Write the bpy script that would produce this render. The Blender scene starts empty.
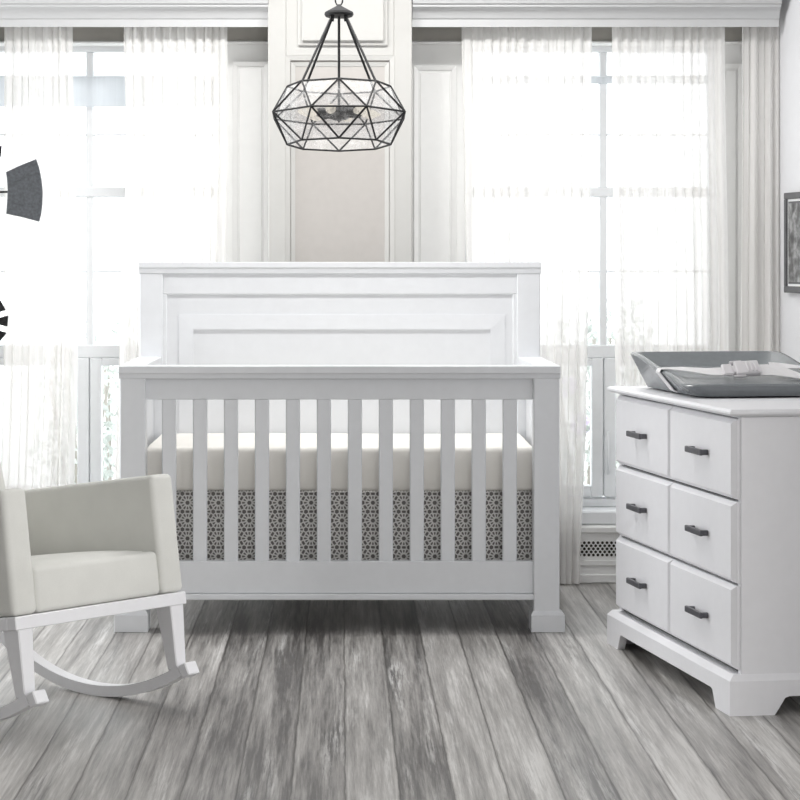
import bpy, bmesh, math, random
from mathutils import Vector, Matrix
random.seed(7)
S = bpy.context.scene
C = S.collection
PI = math.pi
rad = math.radians

# ------------------------------------------------------------------ camera frame numbers
F, CX, CY, H = 2400.0, 342.0, 262.0, 1.2195
def X(px, Y): return (px - CX) / F * Y
def Z(py, Y): return H - (py - CY) / F * Y

# ------------------------------------------------------------------ material helpers
def new_mat(name):
    m = bpy.data.materials.new(name); m.use_nodes = True
    nt = m.node_tree; nt.nodes.clear()
    out = nt.nodes.new('ShaderNodeOutputMaterial')
    return m, nt, out
def N(nt, typ, **kw):
    n = nt.nodes.new(typ)
    for k, v in kw.items():
        if k.startswith('_'): setattr(n, k[1:], v)
    return n
def L(nt, a, b): nt.links.new(a, b)
def math_node(nt, op, a, b=None, c=None):
    n = nt.nodes.new('ShaderNodeMath'); n.operation = op
    for i, v in enumerate((a, b, c)):
        if v is None: continue
        if isinstance(v, (int, float)): n.inputs[i].default_value = v
        else: nt.links.new(v, n.inputs[i])
    return n.outputs[0]
def ramp(nt, fac, stops):
    r = nt.nodes.new('ShaderNodeValToRGB')
    e = r.color_ramp.elements
    while len(e) < len(stops): e.new(0.5)
    for el, (p, c) in zip(e, stops):
        el.position = p; el.color = (c[0], c[1], c[2], 1)
    nt.links.new(fac, r.inputs[0]); return r.outputs[0]

def paint(name, col, rough=0.45, var=0.02, bump=0.0, scale=30, metallic=0.0, spec=0.5, stretch=(1, 1, 1)):
    m, nt, out = new_mat(name)
    p = N(nt, 'ShaderNodeBsdfPrincipled')
    p.inputs['Roughness'].default_value = rough
    p.inputs['Metallic'].default_value = metallic
    p.inputs['Specular IOR Level'].default_value = spec
    tc = N(nt, 'ShaderNodeTexCoord'); mp = N(nt, 'ShaderNodeMapping')
    mp.inputs['Scale'].default_value = stretch
    L(nt, tc.outputs['Object'], mp.inputs[0])
    no = N(nt, 'ShaderNodeTexNoise'); no.inputs['Scale'].default_value = scale; no.inputs['Detail'].default_value = 4
    L(nt, mp.outputs[0], no.inputs['Vector'])
    a = [max(0, c * (1 - var)) for c in col]; b = [min(1, c * (1 + var)) for c in col]
    L(nt, ramp(nt, no.outputs['Fac'], [(0.3, a), (0.7, b)]), p.inputs['Base Color'])
    if bump:
        bp = N(nt, 'ShaderNodeBump'); bp.inputs['Strength'].default_value = bump; bp.inputs['Distance'].default_value = 0.002
        L(nt, no.outputs['Fac'], bp.inputs['Height']); L(nt, bp.outputs[0], p.inputs['Normal'])
    L(nt, p.outputs[0], out.inputs[0])
    return m

def fabric(name, col, scale=700, bump=0.25, var=0.05, rough=0.9):
    m, nt, out = new_mat(name)
    p = N(nt, 'ShaderNodeBsdfPrincipled')
    p.inputs['Roughness'].default_value = rough; p.inputs['Specular IOR Level'].default_value = 0.2
    tc = N(nt, 'ShaderNodeTexCoord')
    no = N(nt, 'ShaderNodeTexNoise'); no.inputs['Scale'].default_value = scale; no.inputs['Detail'].default_value = 3
    n2 = N(nt, 'ShaderNodeTexNoise'); n2.inputs['Scale'].default_value = 9; n2.inputs['Detail'].default_value = 3
    L(nt, tc.outputs['Object'], no.inputs['Vector']); L(nt, tc.outputs['Object'], n2.inputs['Vector'])
    s = math_node(nt, 'ADD', math_node(nt, 'MULTIPLY', no.outputs['Fac'], 0.5), math_node(nt, 'MULTIPLY', n2.outputs['Fac'], 0.5))
    L(nt, ramp(nt, s, [(0.35, [c * (1 - var) for c in col]), (0.65, [min(1, c * (1 + var)) for c in col])]), p.inputs['Base Color'])
    bp = N(nt, 'ShaderNodeBump'); bp.inputs['Strength'].default_value = bump; bp.inputs['Distance'].default_value = 0.001
    L(nt, no.outputs['Fac'], bp.inputs['Height']); L(nt, bp.outputs[0], p.inputs['Normal'])
    L(nt, p.outputs[0], out.inputs[0])
    return m

M = {}
M['crib'] = paint('crib_white_lacquer', (0.80, 0.815, 0.84), 0.35, 0.012)
M['dresser'] = paint('dresser_white_lacquer', (0.84, 0.84, 0.865), 0.35, 0.012)
M['dark_gap'] = paint('dresser_inside', (0.02, 0.02, 0.022), 0.7)  # near-black colour standing in for the shade between drawers
M['wall'] = paint('wall_paint', (0.88, 0.88, 0.87), 0.6, 0.01)
M['wall_far'] = paint('wall_paint_grey', (0.45, 0.45, 0.45), 0.7, 0.01)
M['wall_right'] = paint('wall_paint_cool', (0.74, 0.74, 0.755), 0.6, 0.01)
M['panel'] = paint('panel_paint', (0.90, 0.90, 0.89), 0.5, 0.01)
M['taupe'] = paint('taupe_paint', (0.50, 0.48, 0.44), 0.6, 0.03)
M['pilaster'] = paint('pilaster_paint', (0.57, 0.565, 0.545), 0.6, 0.01)
M['pilaster_in'] = paint('pilaster_panel_paint', (0.52, 0.495, 0.47), 0.6, 0.02)
M['cornice'] = paint('cornice_paint', (0.63, 0.635, 0.64), 0.5, 0.01)
M['ceil'] = paint('ceiling_paint', (0.85, 0.85, 0.85), 0.7, 0.01)
M['winframe'] = paint('window_frame_paint', (0.875, 0.89, 0.91), 0.4, 0.01)
M['chairwood'] = paint('rocker_white_lacquer', (0.82, 0.82, 0.84), 0.35, 0.012)
M['upholstery'] = fabric('rocker_offwhite_linen', (0.70, 0.70, 0.665))
M['sheet'] = fabric('mattress_cream_sheet', (0.93, 0.905, 0.855), 500, 0.15, 0.02)
M['pad'] = paint('pad_grey_foam', (0.19, 0.205, 0.215), 0.22, 0.04, 0.0, 60)
M['belt'] = fabric('pad_white_webbing', (0.80, 0.79, 0.80), 900, 0.3)
M['buckle'] = paint('buckle_plastic', (0.72, 0.70, 0.72), 0.3, 0.02)
M['pull'] = paint('gunmetal', (0.10, 0.10, 0.11), 0.38, 0.1, metallic=0.6)
M['black_metal'] = paint('chandelier_black_metal', (0.022, 0.022, 0.023), 0.55, 0.1, spec=0.3)
M['vane'] = paint('vane_grey_metal', (0.19, 0.205, 0.225), 0.5, 0.2, 0.2, 120, metallic=0.2)
M['rotor'] = paint('rotor_dark_iron', (0.03, 0.03, 0.034), 0.5, 0.5, 0.4, 160, metallic=0.3)
M['pframe'] = paint('picture_frame_grey', (0.085, 0.085, 0.09), 0.4, 0.15)
M['pmat'] = paint('picture_white_liner', (0.85, 0.85, 0.85), 0.5)
M['grille'] = paint('grille_hole_dark', (0.03, 0.025, 0.02), 0.8)
M['grass'] = paint('outside_pale_paving', (0.80, 0.80, 0.79), 0.9, 0.2, 0, 5)
M['leaf'] = paint('shrub_leaf', (0.66, 0.70, 0.67), 0.6, 0.2, 0, 14)
M['petal'] = paint('violet_petal', (0.72, 0.62, 0.86), 0.6, 0.2, 0, 30)
M['stem'] = paint('shrub_stem', (0.5, 0.47, 0.43), 0.8)

def mat_floor():
    m, nt, out = new_mat('weathered_grey_planks')
    p = N(nt, 'ShaderNodeBsdfPrincipled')
    tc = N(nt, 'ShaderNodeTexCoord'); sep = N(nt, 'ShaderNodeSeparateXYZ')
    L(nt, tc.outputs['Object'], sep.inputs[0])
    x, y = sep.outputs[0], sep.outputs[1]
    # wobble of the plank edges
    cw = N(nt, 'ShaderNodeCombineXYZ'); L(nt, math_node(nt, 'MULTIPLY', x, 9.0), cw.inputs[0]); L(nt, math_node(nt, 'MULTIPLY', y, 6.0), cw.inputs[1])
    wob = N(nt, 'ShaderNodeTexNoise'); wob.inputs['Scale'].default_value = 1.0; wob.inputs['Detail'].default_value = 3
    L(nt, cw.outputs[0], wob.inputs['Vector'])
    xw = math_node(nt, 'ADD', x, math_node(nt, 'MULTIPLY', math_node(nt, 'SUBTRACT', wob.outputs['Fac'], 0.5), 0.008))
    u = math_node(nt, 'DIVIDE', math_node(nt, 'SUBTRACT', xw, 0.007), 0.125)
    idx = math_node(nt, 'FLOOR', u)
    fr = math_node(nt, 'SUBTRACT', u, idx)
    edge = math_node(nt, 'MINIMUM', fr, math_node(nt, 'SUBTRACT', 1.0, fr))      # 0 at the joint
    wn = N(nt, 'ShaderNodeTexWhiteNoise'); wn.noise_dimensions = '1D'; L(nt, idx, wn.inputs['W'])
    rnd = wn.outputs['Value']
    def streak(sx, sy, off, detail=6, rough=0.6):
        c = N(nt, 'ShaderNodeCombineXYZ')
        L(nt, math_node(nt, 'MULTIPLY', x, sx), c.inputs[0])
        L(nt, math_node(nt, 'ADD', math_node(nt, 'MULTIPLY', y, sy), math_node(nt, 'MULTIPLY', rnd, 37.0 + off)), c.inputs[1])
        L(nt, math_node(nt, 'MULTIPLY', idx, 3.7 + off), c.inputs[2])
        n = N(nt, 'ShaderNodeTexNoise'); n.inputs['Scale'].default_value = 1; n.inputs['Detail'].default_value = detail
        n.inputs['Roughness'].default_value = rough
        L(nt, c.outputs[0], n.inputs['Vector']); return n.outputs['Fac']
    fine = streak(170, 4.0, 0.0, 8, 0.75)
    mid = streak(48, 1.5, 2.0, 7, 0.68)
    broad = streak(13, 0.7, 5.0, 6, 0.65)
    blot = streak(44, 3.2, 9.0, 8, 0.72)
    t = math_node(nt, 'ADD', math_node(nt, 'MULTIPLY', fine, 0.26), math_node(nt, 'MULTIPLY', mid, 0.36))
    t = math_node(nt, 'ADD', t, math_node(nt, 'MULTIPLY', broad, 0.38))
    t = math_node(nt, 'ADD', t, math_node(nt, 'MULTIPLY', math_node(nt, 'SUBTRACT', rnd, 0.5), 0.12))
    col = ramp(nt, t, [(0.39, (0.075, 0.070, 0.066)), (0.46, (0.22, 0.210, 0.199)), (0.53, (0.36, 0.347, 0.331)), (0.61, (0.56, 0.546, 0.526))])
    # rubbed pale patches
    pale = N(nt, 'ShaderNodeMix'); pale.data_type = 'RGBA'
    clus = streak(15, 0.9, 11.0, 5, 0.65)
    pf = math_node(nt, 'MULTIPLY', ramp(nt, math_node(nt, 'ADD', math_node(nt, 'MULTIPLY', fine, 0.6), math_node(nt, 'MULTIPLY', blot, 0.4)), [(0.46, (0, 0, 0)), (0.54, (1, 1, 1))]),
                   ramp(nt, clus, [(0.55, (0, 0, 0)), (0.68, (0.6, 0.6, 0.6))]))
    L(nt, pf, pale.inputs['Factor']); L(nt, col, pale.inputs[6]); pale.inputs[7].default_value = (0.72, 0.715, 0.70, 1)
    # dark joints, broken up
    j = ramp(nt, math_node(nt, 'ADD', edge, math_node(nt, 'MULTIPLY', math_node(nt, 'SUBTRACT', fine, 0.5), 0.05)),
             [(0.006, (0.30, 0.29, 0.28)), (0.016, (0.66, 0.65, 0.64)), (0.05, (1, 1, 1))])
    mul = N(nt, 'ShaderNodeMix'); mul.data_type = 'RGBA'; mul.blend_type = 'MULTIPLY'; mul.inputs['Factor'].default_value = 1
    L(nt, pale.outputs[2], mul.inputs[6]); L(nt, j, mul.inputs[7])
    L(nt, mul.outputs[2], p.inputs['Base Color'])
    L(nt, math_node(nt, 'ADD', math_node(nt, 'MULTIPLY', mid, 0.3), 0.20), p.inputs['Roughness'])
    p.inputs['Specular IOR Level'].default_value = 0.5
    bp = N(nt, 'ShaderNodeBump'); bp.inputs['Strength'].default_value = 0.3; bp.inputs['Distance'].default_value = 0.002
    hgt = math_node(nt, 'ADD', math_node(nt, 'MULTIPLY', fine, 0.5), math_node(nt, 'MINIMUM', math_node(nt, 'MULTIPLY', edge, 20), 1.0))
    L(nt, hgt, bp.inputs['Height']); L(nt, bp.outputs[0], p.inputs['Normal'])
    L(nt, p.outputs[0], out.inputs[0])
    return m
M['floor'] = mat_floor()

def mat_rosette():
    """six-fold lattice of pale lines on grey-brown cotton"""
    m, nt, out = new_mat('skirt_lattice_print')
    p = N(nt, 'ShaderNodeBsdfPrincipled'); p.inputs['Roughness'].default_value = 0.9; p.inputs['Specular IOR Level'].default_value = 0.15
    tc = N(nt, 'ShaderNodeTexCoord'); sep = N(nt, 'ShaderNodeSeparateXYZ'); L(nt, tc.outputs['Object'], sep.inputs[0])
    per = 0.0595
    u = math_node(nt, 'DIVIDE', sep.outputs[2], per)       # along a neighbour direction (vertical)
    v = math_node(nt, 'DIVIDE', sep.outputs[0], per)
    r3 = math.sqrt(3)
    def cen(a, per_, off):
        t = math_node(nt, 'ADD', a, off)
        return math_node(nt, 'SUBTRACT', math_node(nt, 'FLOORED_MODULO', t, per_), per_ / 2)
    a1, a2 = cen(u, 1.0, 100.0), cen(v, r3, 100 * r3)
    b1, b2 = cen(u, 1.0, 100.5), cen(v, r3, 100 * r3 + r3 / 2)
    def sq(a, b): return math_node(nt, 'ADD', math_node(nt, 'MULTIPLY', a, a), math_node(nt, 'MULTIPLY', b, b))
    ra, rb = sq(a1, a2), sq(b1, b2)
    pick = math_node(nt, 'LESS_THAN', ra, rb)
    def mix(f, a, b):
        return math_node(nt, 'ADD', math_node(nt, 'MULTIPLY', a, f), math_node(nt, 'MULTIPLY', b, math_node(nt, 'SUBTRACT', 1.0, f)))
    gx, gy = mix(pick, a1, b1), mix(pick, a2, b2)
    rr = math_node(nt, 'SQRT', sq(gx, gy))
    an = math_node(nt, 'PINGPONG', math_node(nt, 'ARCTAN2', gy, gx), PI / 6)
    wx = math_node(nt, 'MULTIPLY', rr, math_node(nt, 'COSINE', an)); wy = math_node(nt, 'MULTIPLY', rr, math_node(nt, 'SINE', an))
    pts = [(0, 0, 0.0), (0.29, 0, 0), (0.50, 0.0, 0), (0.30 * math.cos(PI / 6), 0.30 * 0.5, 0), (0.577 * math.cos(PI / 6), 0.577 * 0.5, 0)]
    ds = []
    for (cx, cy, o) in pts:
        dx = math_node(nt, 'SUBTRACT', wx, cx); dy = math_node(nt, 'SUBTRACT', wy, cy)
        ds.append(math_node(nt, 'SQRT', sq(dx, dy)))
    f1 = ds[0]
    for d in ds[1:]: f1 = math_node(nt, 'MINIMUM', f1, d)
    f2 = None
    for d in ds:
        e = math_node(nt, 'ADD', d, math_node(nt, 'MULTIPLY', math_node(nt, 'LESS_THAN', d, math_node(nt, 'ADD', f1, 1e-5)), 10.0))
        f2 = e if f2 is None else math_node(nt, 'MINIMUM', f2, e)
    diff = math_node(nt, 'SUBTRACT', f2, f1)
    col = ramp(nt, diff, [(0.055, (0.80, 0.785, 0.765)), (0.08, (0.19, 0.18, 0.172))])
    L(nt, col, p.inputs['Base Color']); L(nt, p.outputs[0], out.inputs[0])
    return m
M['skirt'] = mat_rosette()

def mat_sheer(name, tint):
    m, nt, out = new_mat(name)
    tr = N(nt, 'ShaderNodeBsdfTransparent'); tl = N(nt, 'ShaderNodeBsdfTranslucent'); df = N(nt, 'ShaderNodeBsdfDiffuse')
    tl.inputs[0].default_value = (*tint, 1); df.inputs[0].default_value = (*tint, 1)
    m1 = N(nt, 'ShaderNodeMixShader'); m1.inputs[0].default_value = 0.68
    L(nt, tl.outputs[0], m1.inputs[1]); L(nt, df.outputs[0], m1.inputs[2])
    m2 = N(nt, 'ShaderNodeMixShader')
    tc = N(nt, 'ShaderNodeTexCoord'); mp = N(nt, 'ShaderNodeMapping'); mp.inputs['Scale'].default_value = (40, 40, 1.2)
    no = N(nt, 'ShaderNodeTexNoise'); no.inputs['Scale'].default_value = 1.0; no.inputs['Detail'].default_value = 3
    L(nt, tc.outputs['Object'], mp.inputs[0]); L(nt, mp.outputs[0], no.inputs['Vector'])
    L(nt, ramp(nt, no.outputs['Fac'], [(0.3, (0.78,) * 3), (0.7, (0.92,) * 3)]), m2.inputs[0])
    L(nt, tr.outputs[0], m2.inputs[1]); L(nt, m1.outputs[0], m2.inputs[2])
    L(nt, m2.outputs[0], out.inputs[0])
    return m
M['sheer'] = mat_sheer('white_sheer_voile', (0.97, 0.955, 0.935))
M['blind'] = mat_sheer('pale_roller_blind', (0.84, 0.87, 0.90))

def mat_glass(name, col, gl, rough=0.03):
    m, nt, out = new_mat(name)
    tr = N(nt, 'ShaderNodeBsdfTransparent'); tr.inputs[0].default_value = (*col, 1)
    g = N(nt, 'ShaderNodeBsdfGlossy'); g.inputs['Roughness'].default_value = rough
    mx = N(nt, 'ShaderNodeMixShader')
    tc = N(nt, 'ShaderNodeTexCoord'); no = N(nt, 'ShaderNodeTexNoise'); no.inputs['Scale'].default_value = 45; no.inputs['Detail'].default_value = 5
    L(nt, tc.outputs['Object'], no.inputs['Vector'])
    L(nt, ramp(nt, no.outputs['Fac'], [(0.35, (gl * 0.6,) * 3), (0.65, (gl * 1.4,) * 3)]), mx.inputs[0])
    L(nt, tr.outputs[0], mx.inputs[1]); L(nt, g.outputs[0], mx.inputs[2]); L(nt, mx.outputs[0], out.inputs[0])
    return m
M['winglass'] = mat_glass('window_glass', (0.97, 0.98, 0.98), 0.03)
def mat_seeded():
    m, nt, out = new_mat('seeded_lamp_glass')
    tr = N(nt, 'ShaderNodeBsdfTransparent'); tr.inputs[0].default_value = (0.96, 0.96, 0.965, 1)
    g = N(nt, 'ShaderNodeBsdfGlossy'); g.inputs['Roughness'].default_value = 0.45
    d = N(nt, 'ShaderNodeBsdfDiffuse'); d.inputs[0].default_value = (0.8, 0.8, 0.8, 1)
    tc = N(nt, 'ShaderNodeTexCoord'); no = N(nt, 'ShaderNodeTexNoise'); no.inputs['Scale'].default_value = 60; no.inputs['Detail'].default_value = 6
    L(nt, tc.outputs['Object'], no.inputs['Vector'])
    m1 = N(nt, 'ShaderNodeMixShader'); m1.inputs[0].default_value = 0.035; L(nt, d.outputs[0], m1.inputs[1]); L(nt, g.outputs[0], m1.inputs[2])
    m2 = N(nt, 'ShaderNodeMixShader'); L(nt, ramp(nt, no.outputs['Fac'], [(0.40, (0.13,) * 3), (0.62, (0.34,) * 3)]), m2.inputs[0])
    L(nt, tr.outputs[0], m2.inputs[1]); L(nt, m1.outputs[0], m2.inputs[2]); L(nt, m2.outputs[0], out.inputs[0]); return m
M['lampglass'] = mat_seeded()

def mat_emit(name, col, st):
    m, nt, out = new_mat(name)
    e = N(nt, 'ShaderNodeEmission'); e.inputs[0].default_value = (*col, 1); e.inputs[1].default_value = st
    L(nt, e.outputs[0], out.inputs[0]); return m
def mat_bulb():
    m, nt, out = new_mat('frosted_lamp_bulb')
    e = N(nt, 'ShaderNodeEmission'); e.inputs[0].default_value = (1.0, 0.93, 0.80, 1); e.inputs[1].default_value = 0.8
    tr = N(nt, 'ShaderNodeBsdfTransparent'); mx = N(nt, 'ShaderNodeMixShader'); mx.inputs[0].default_value = 0.55
    L(nt, tr.outputs[0], mx.inputs[1]); L(nt, e.outputs[0], mx.inputs[2]); L(nt, mx.outputs[0], out.inputs[0]); return m
M['bulb'] = mat_bulb()

def mat_photo():
    m, nt, out = new_mat('monochrome_print')
    p = N(nt, 'ShaderNodeBsdfPrincipled'); p.inputs['Roughness'].default_value = 0.3
    tc = N(nt, 'ShaderNodeTexCoord')
    no = N(nt, 'ShaderNodeTexNoise'); no.inputs['Scale'].default_value = 26; no.inputs['Detail'].default_value = 8
    L(nt, tc.outputs['Object'], no.inputs['Vector'])
    L(nt, ramp(nt, no.outputs['Fac'], [(0.35, (0.01,) * 3), (0.5, (0.12,) * 3), (0.68, (0.38,) * 3)]), p.inputs['Base Color'])
    L(nt, p.outputs[0], out.inputs[0]); return m
M['photo'] = mat_photo()

# ------------------------------------------------------------------ mesh helpers
def bx(bm, x0, x1, y0, y1, z0, z1, bev=0.003, mtx=None, seg=1):
    t = bmesh.new()
    bmesh.ops.create_cube(t, size=1)
    for v in t.verts:
        v.co = Vector(((x0 + x1) / 2 + v.co.x * (x1 - x0), (y0 + y1) / 2 + v.co.y * (y1 - y0), (z0 + z1) / 2 + v.co.z * (z1 - z0)))
    if bev: bmesh.ops.bevel(t, geom=t.edges[:], offset=bev, segments=seg, profile=0.5, affect='EDGES')
    merge(bm, t, mtx)
def merge(bm, t, mtx=None):
    if mtx is not None: bmesh.ops.transform(t, matrix=mtx, verts=t.verts)
    me = bpy.data.meshes.new('tmp'); t.to_mesh(me); t.free(); bm.from_mesh(me); bpy.data.meshes.remove(me)
def prism(bm, pts, axis, d0, d1, bev=0.0, mtx=None, seg=1):
    """polygon pts in the plane normal to axis ('x': (y,z), 'y': (x,z), 'z': (x,y)) pushed from d0 to d1"""
    t = bmesh.new()
    def mk(p, d):
        return {'x': (d, p[0], p[1]), 'y': (p[0], d, p[1]), 'z': (p[0], p[1], d)}[axis]
    a = [t.verts.new(mk(p, d0)) for p in pts]; b = [t.verts.new(mk(p, d1)) for p in pts]
    n = len(pts)
    t.faces.new(a); t.faces.new(b[::-1])
    for i in range(n): t.faces.new((a[i], b[i], b[(i + 1) % n], a[(i + 1) % n]))
    bmesh.ops.recalc_face_normals(t, faces=t.faces)
    if bev: bmesh.ops.bevel(t, geom=t.edges[:], offset=bev, segments=seg, profile=0.5, affect='EDGES')
    merge(bm, t, mtx)
def hexa(bm, P, bev=0.0, seg=1, mtx=None):
    """eight corners: 4 of the bottom loop, 4 of the top loop"""
    t = bmesh.new(); v = [t.verts.new(p) for p in P]
    for f in ((0, 1, 2, 3), (4, 5, 6, 7), (0, 1, 5, 4), (1, 2, 6, 5), (2, 3, 7, 6), (3, 0, 4, 7)): t.faces.new([v[i] for i in f])
    bmesh.ops.recalc_face_normals(t, faces=t.faces)
    if bev: bmesh.ops.bevel(t, geom=t.edges[:], offset=bev, segments=seg, profile=0.5, affect='EDGES')
    merge(bm, t, mtx)
def tube(bm, pts, r, seg=8, closed=False):
    pts = [Vector(p) for p in pts]; n = len(pts); rings = []
    for i, p in enumerate(pts):
        a = pts[(i - 1) % n] if (closed or i) else p; b = pts[(i + 1) % n] if (closed or i < n - 1) else p
        d = (b - a).normalized()
        up = Vector((0, 0, 1)) if abs(d.z) < 0.95 else Vector((0, 1, 0))
        s = d.cross(up).normalized(); q = s.cross(d)
        rings.append([bm.verts.new(p + (s * math.cos(2 * PI * k / seg) + q * math.sin(2 * PI * k / seg)) * r) for k in range(seg)])
    for i in range(n if closed else n - 1):
        A, B = rings[i], rings[(i + 1) % n]
        for k in range(seg): bm.faces.new((A[k], A[(k + 1) % seg], B[(k + 1) % seg], B[k]))
    if not closed:
        bm.faces.new(rings[0][::-1]); bm.faces.new(rings[-1])
def lathe(bm, prof, cx=0, cy=0, seg=24, mtx=None):
    t = bmesh.new(); rings = []
    for r, z in prof: rings.append([t.verts.new((cx + r * math.cos(2 * PI * k / seg), cy + r * math.sin(2 * PI * k / seg), z)) for k in range(seg)])
    for A, B in zip(rings, rings[1:]):
        for k in range(seg): t.faces.new((A[k], A[(k + 1) % seg], B[(k + 1) % seg], B[k]))
    t.faces.new(rings[0][::-1]); t.faces.new(rings[-1])
    bmesh.ops.remove_doubles(t, verts=t.verts, dist=1e-6)
    merge(bm, t, mtx)
def obj(name, bm, mat, parent=None, smooth=False):
    bmesh.ops.recalc_face_normals(bm, faces=bm.faces)
    me = bpy.data.meshes.new(name); bm.to_mesh(me); bm.free()
    if smooth is not False:
        me.shade_smooth() if smooth is True else me.shade_auto_smooth(angle=smooth) if hasattr(me, 'shade_auto_smooth') else None
        if smooth is not True and not hasattr(me, 'shade_auto_smooth'):
            me.polygons.foreach_set('use_smooth', [True] * len(me.polygons))
            me.set_sharp_from_angle(angle=smooth)
    me.materials.append(mat)
    o = bpy.data.objects.new(name, me); C.objects.link(o)
    if parent: o.parent = parent
    return o
def thing(name, label, cat, loc=(0, 0, 0), rz=0, group=None, rx=0):
    o = bpy.data.objects.new(name, None); C.objects.link(o)
    o.location = loc; o.rotation_euler = (rx, 0, rz); o.empty_display_size = 0.1
    return tag(o, label, cat, group)
def tag(o, label, cat, group=None, kind=None):
    if label: o['label'] = label
    if cat: o['category'] = cat
    if group: o['group'] = group
    if kind: o['kind'] = kind
    return o
def struct(name, bm, mat, parent=None, smooth=False):
    o = obj(name, bm, mat, parent, smooth)
    if not parent: o['kind'] = 'structure'
    return o
BM = bmesh.new

# ================================================================== SETTING
YW = 9.20                                    # back wall face
b = BM(); bx(b, -3.4, 4.6, -1.4, 9.5, -0.1, 0.0, 0); struct('floor', b, M['floor'])
b = BM(); bx(b, -3.4, 4.6, -1.4, 9.5, 2.75, 2.85, 0); struct('ceiling', b, M['ceil'])
# back wall with two window openings
WL = (X(-60, YW), X(222, YW)); WR = (X(465, YW), X(722, YW))
ZS = Z(511, 9.15); ZT = Z(44, YW)
b = BM()
xs = [-3.4, WL[0], WL[1], WR[0], WR[1], 1.85]
for i in (0, 2, 4): bx(b, xs[i], xs[i + 1], YW, YW + 0.22, 0, 2.75, 0)
for (x0, x1) in (WL, WR):
    bx(b, x0, x1, YW, YW + 0.22, 0, ZS - 0.05, 0); bx(b, x0, x1, YW, YW + 0.22, ZT, 2.75, 0)
struct('wall_back', b, M['wall'])
# taupe frieze strip under the cornice
b = BM(); bx(b, -3.3, 1.75, YW - 0.012, YW - 0.001, Z(42, YW), 2.2, 0); struct('trim_1', b, M['taupe'])
b = BM(); bx(b, -3.3, 1.75, YW - 0.04, YW - 0.001, Z(44.3, YW), Z(41.8, YW), 0.004); struct('trim_2', b, M['panel'])
# cornice pelmets
def cornice(name, x0, x1):
    Yf, zb = 9.00, Z(27, 9.00)
    yb = YW - 0.001
    pr = [(Yf, zb), (Yf, zb + 0.028), (Yf - 0.006, zb + 0.033), (Yf - 0.012, zb + 0.05), (Yf - 0.03, zb + 0.066), (Yf - 0.045, zb + 0.072),
          (Yf - 0.045, zb + 0.080), (Yf - 0.055, zb + 0.084), (Yf - 0.06, zb + 0.10), (Yf - 0.10, zb + 0.15), (Yf - 0.13, zb + 0.17), (Yf - 0.13, zb + 0.2),
          (Yf + 0.02, zb + 0.2), (Yf + 0.02, zb + 0.002)]
    b = BM(); prism(b, pr, 'x', x0, x1)
    bx(b, x0, x1, Yf + 0.015, yb - 0.0005, zb + 0.18, zb + 0.2, 0)
    struct(name, b, M['cornice'], smooth=rad(30))
cornice('trim_3', X(-66, 8.97), X(268.5, 8.97)); cornice('trim_4', X(412.5, 8.97), X(779, 9.0))
# pilaster between the windows
YP = 8.95
b = BM()
px0, px1 = X(268, YP), X(412, YP)
bx(b, px0, px1, YP + 0.02, YW - 0.001, 0, 2.75, 0.002)
zi = Z(56, YP)
bx(b, px0, X(286, YP), YP, YP + 0.03, 0, 2.75, 0.003); bx(b, X(394, YP), px1, YP, YP + 0.03, 0, 2.75, 0.003)
bx(b, X(286, YP), X(394, YP), YP, YP + 0.03, zi, 2.75, 0.003)
struct('trim_5', b, M['pilaster'])
def molding(bm, x0, x1, z0, z1, w, Yb, h0, h1, bottom=True):
    """mitred frame; outer edge stands h0, inner edge h1 proud of Yb (towards -y)"""
    O = [(x0, z0), (x1, z0), (x1, z1), (x0, z1)]; I = [(x0 + w, z0 + w), (x1 - w, z0 + w), (x1 - w, z1 - w), (x0 + w, z1 - w)]
    for k in range(4):
        if k == 0 and not bottom: continue
        k2 = (k + 1) % 4; t = bmesh.new()
        P = [(O[k][0], Yb, O[k][1]), (O[k2][0], Yb, O[k2][1]), (I[k2][0], Yb, I[k2][1]), (I[k][0], Yb, I[k][1]),
             (O[k][0], Yb - h0, O[k][1]), (O[k2][0], Yb - h0, O[k2][1]), (I[k2][0], Yb - h1, I[k2][1]), (I[k][0], Yb - h1, I[k][1])]
        v = [t.verts.new(p) for p in P]
        for f in ((0, 1, 2, 3), (4, 5, 6, 7), (0, 1, 5, 4), (1, 2, 6, 5), (2, 3, 7, 6), (3, 0, 4, 7)): t.faces.new([v[i] for i in f])
        merge(bm, t)
b = BM(); bx(b, X(286, YP), X(394, YP), YP + 0.012, YP + 0.021, 0, zi, 0); struct('trim_6', b, M['pilaster_in'])
b = BM(); molding(b, X(285.5, YP), X(394.5, YP), 0.1, Z(55.5, YP), 0.018, YP + 0.012, 0.013, 0.010)
molding(b, X(291, YP), X(389, YP), 0.12, Z(62, YP), 0.016, YP + 0.012, 0.006, 0.002); struct('trim_7', b, M['pilaster'])
b = BM(); bx(b, X(302, YP), X(384, YP), YP - 0.026, YP + 0.01, Z(41, YP - .026), 2.75, 0.004)
bx(b, X(298, YP), X(388, YP), YP - 0.012, YP + 0.01, Z(46, YP), 2.75, 0.004); struct('trim_8', b, M['pilaster'])
b = BM(); bx(b, X(-210, YP), X(-66, YP), YP, YW - 0.001, 0, 2.75, 0.003); struct('trim_12', b, M['pilaster'])  # unseen pier added to keep the left light off the window frames
# raised panels on the piers
b = BM()
for (a, c, top) in ((233, 268, 62), (414, 456, 66), (719, 742, 64)):
    molding(b, X(a, YW), X(c, YW), 0.3, Z(top, YW), 0.016, YW - 0.001, 0.014, 0.004)
    bx(b, X(a + 6, YW), X(c - 6, YW), YW - 0.006, YW, 0.33, Z(top + 6.5, YW), 0.003)
struct('trim_9', b, M['panel'])
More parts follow.
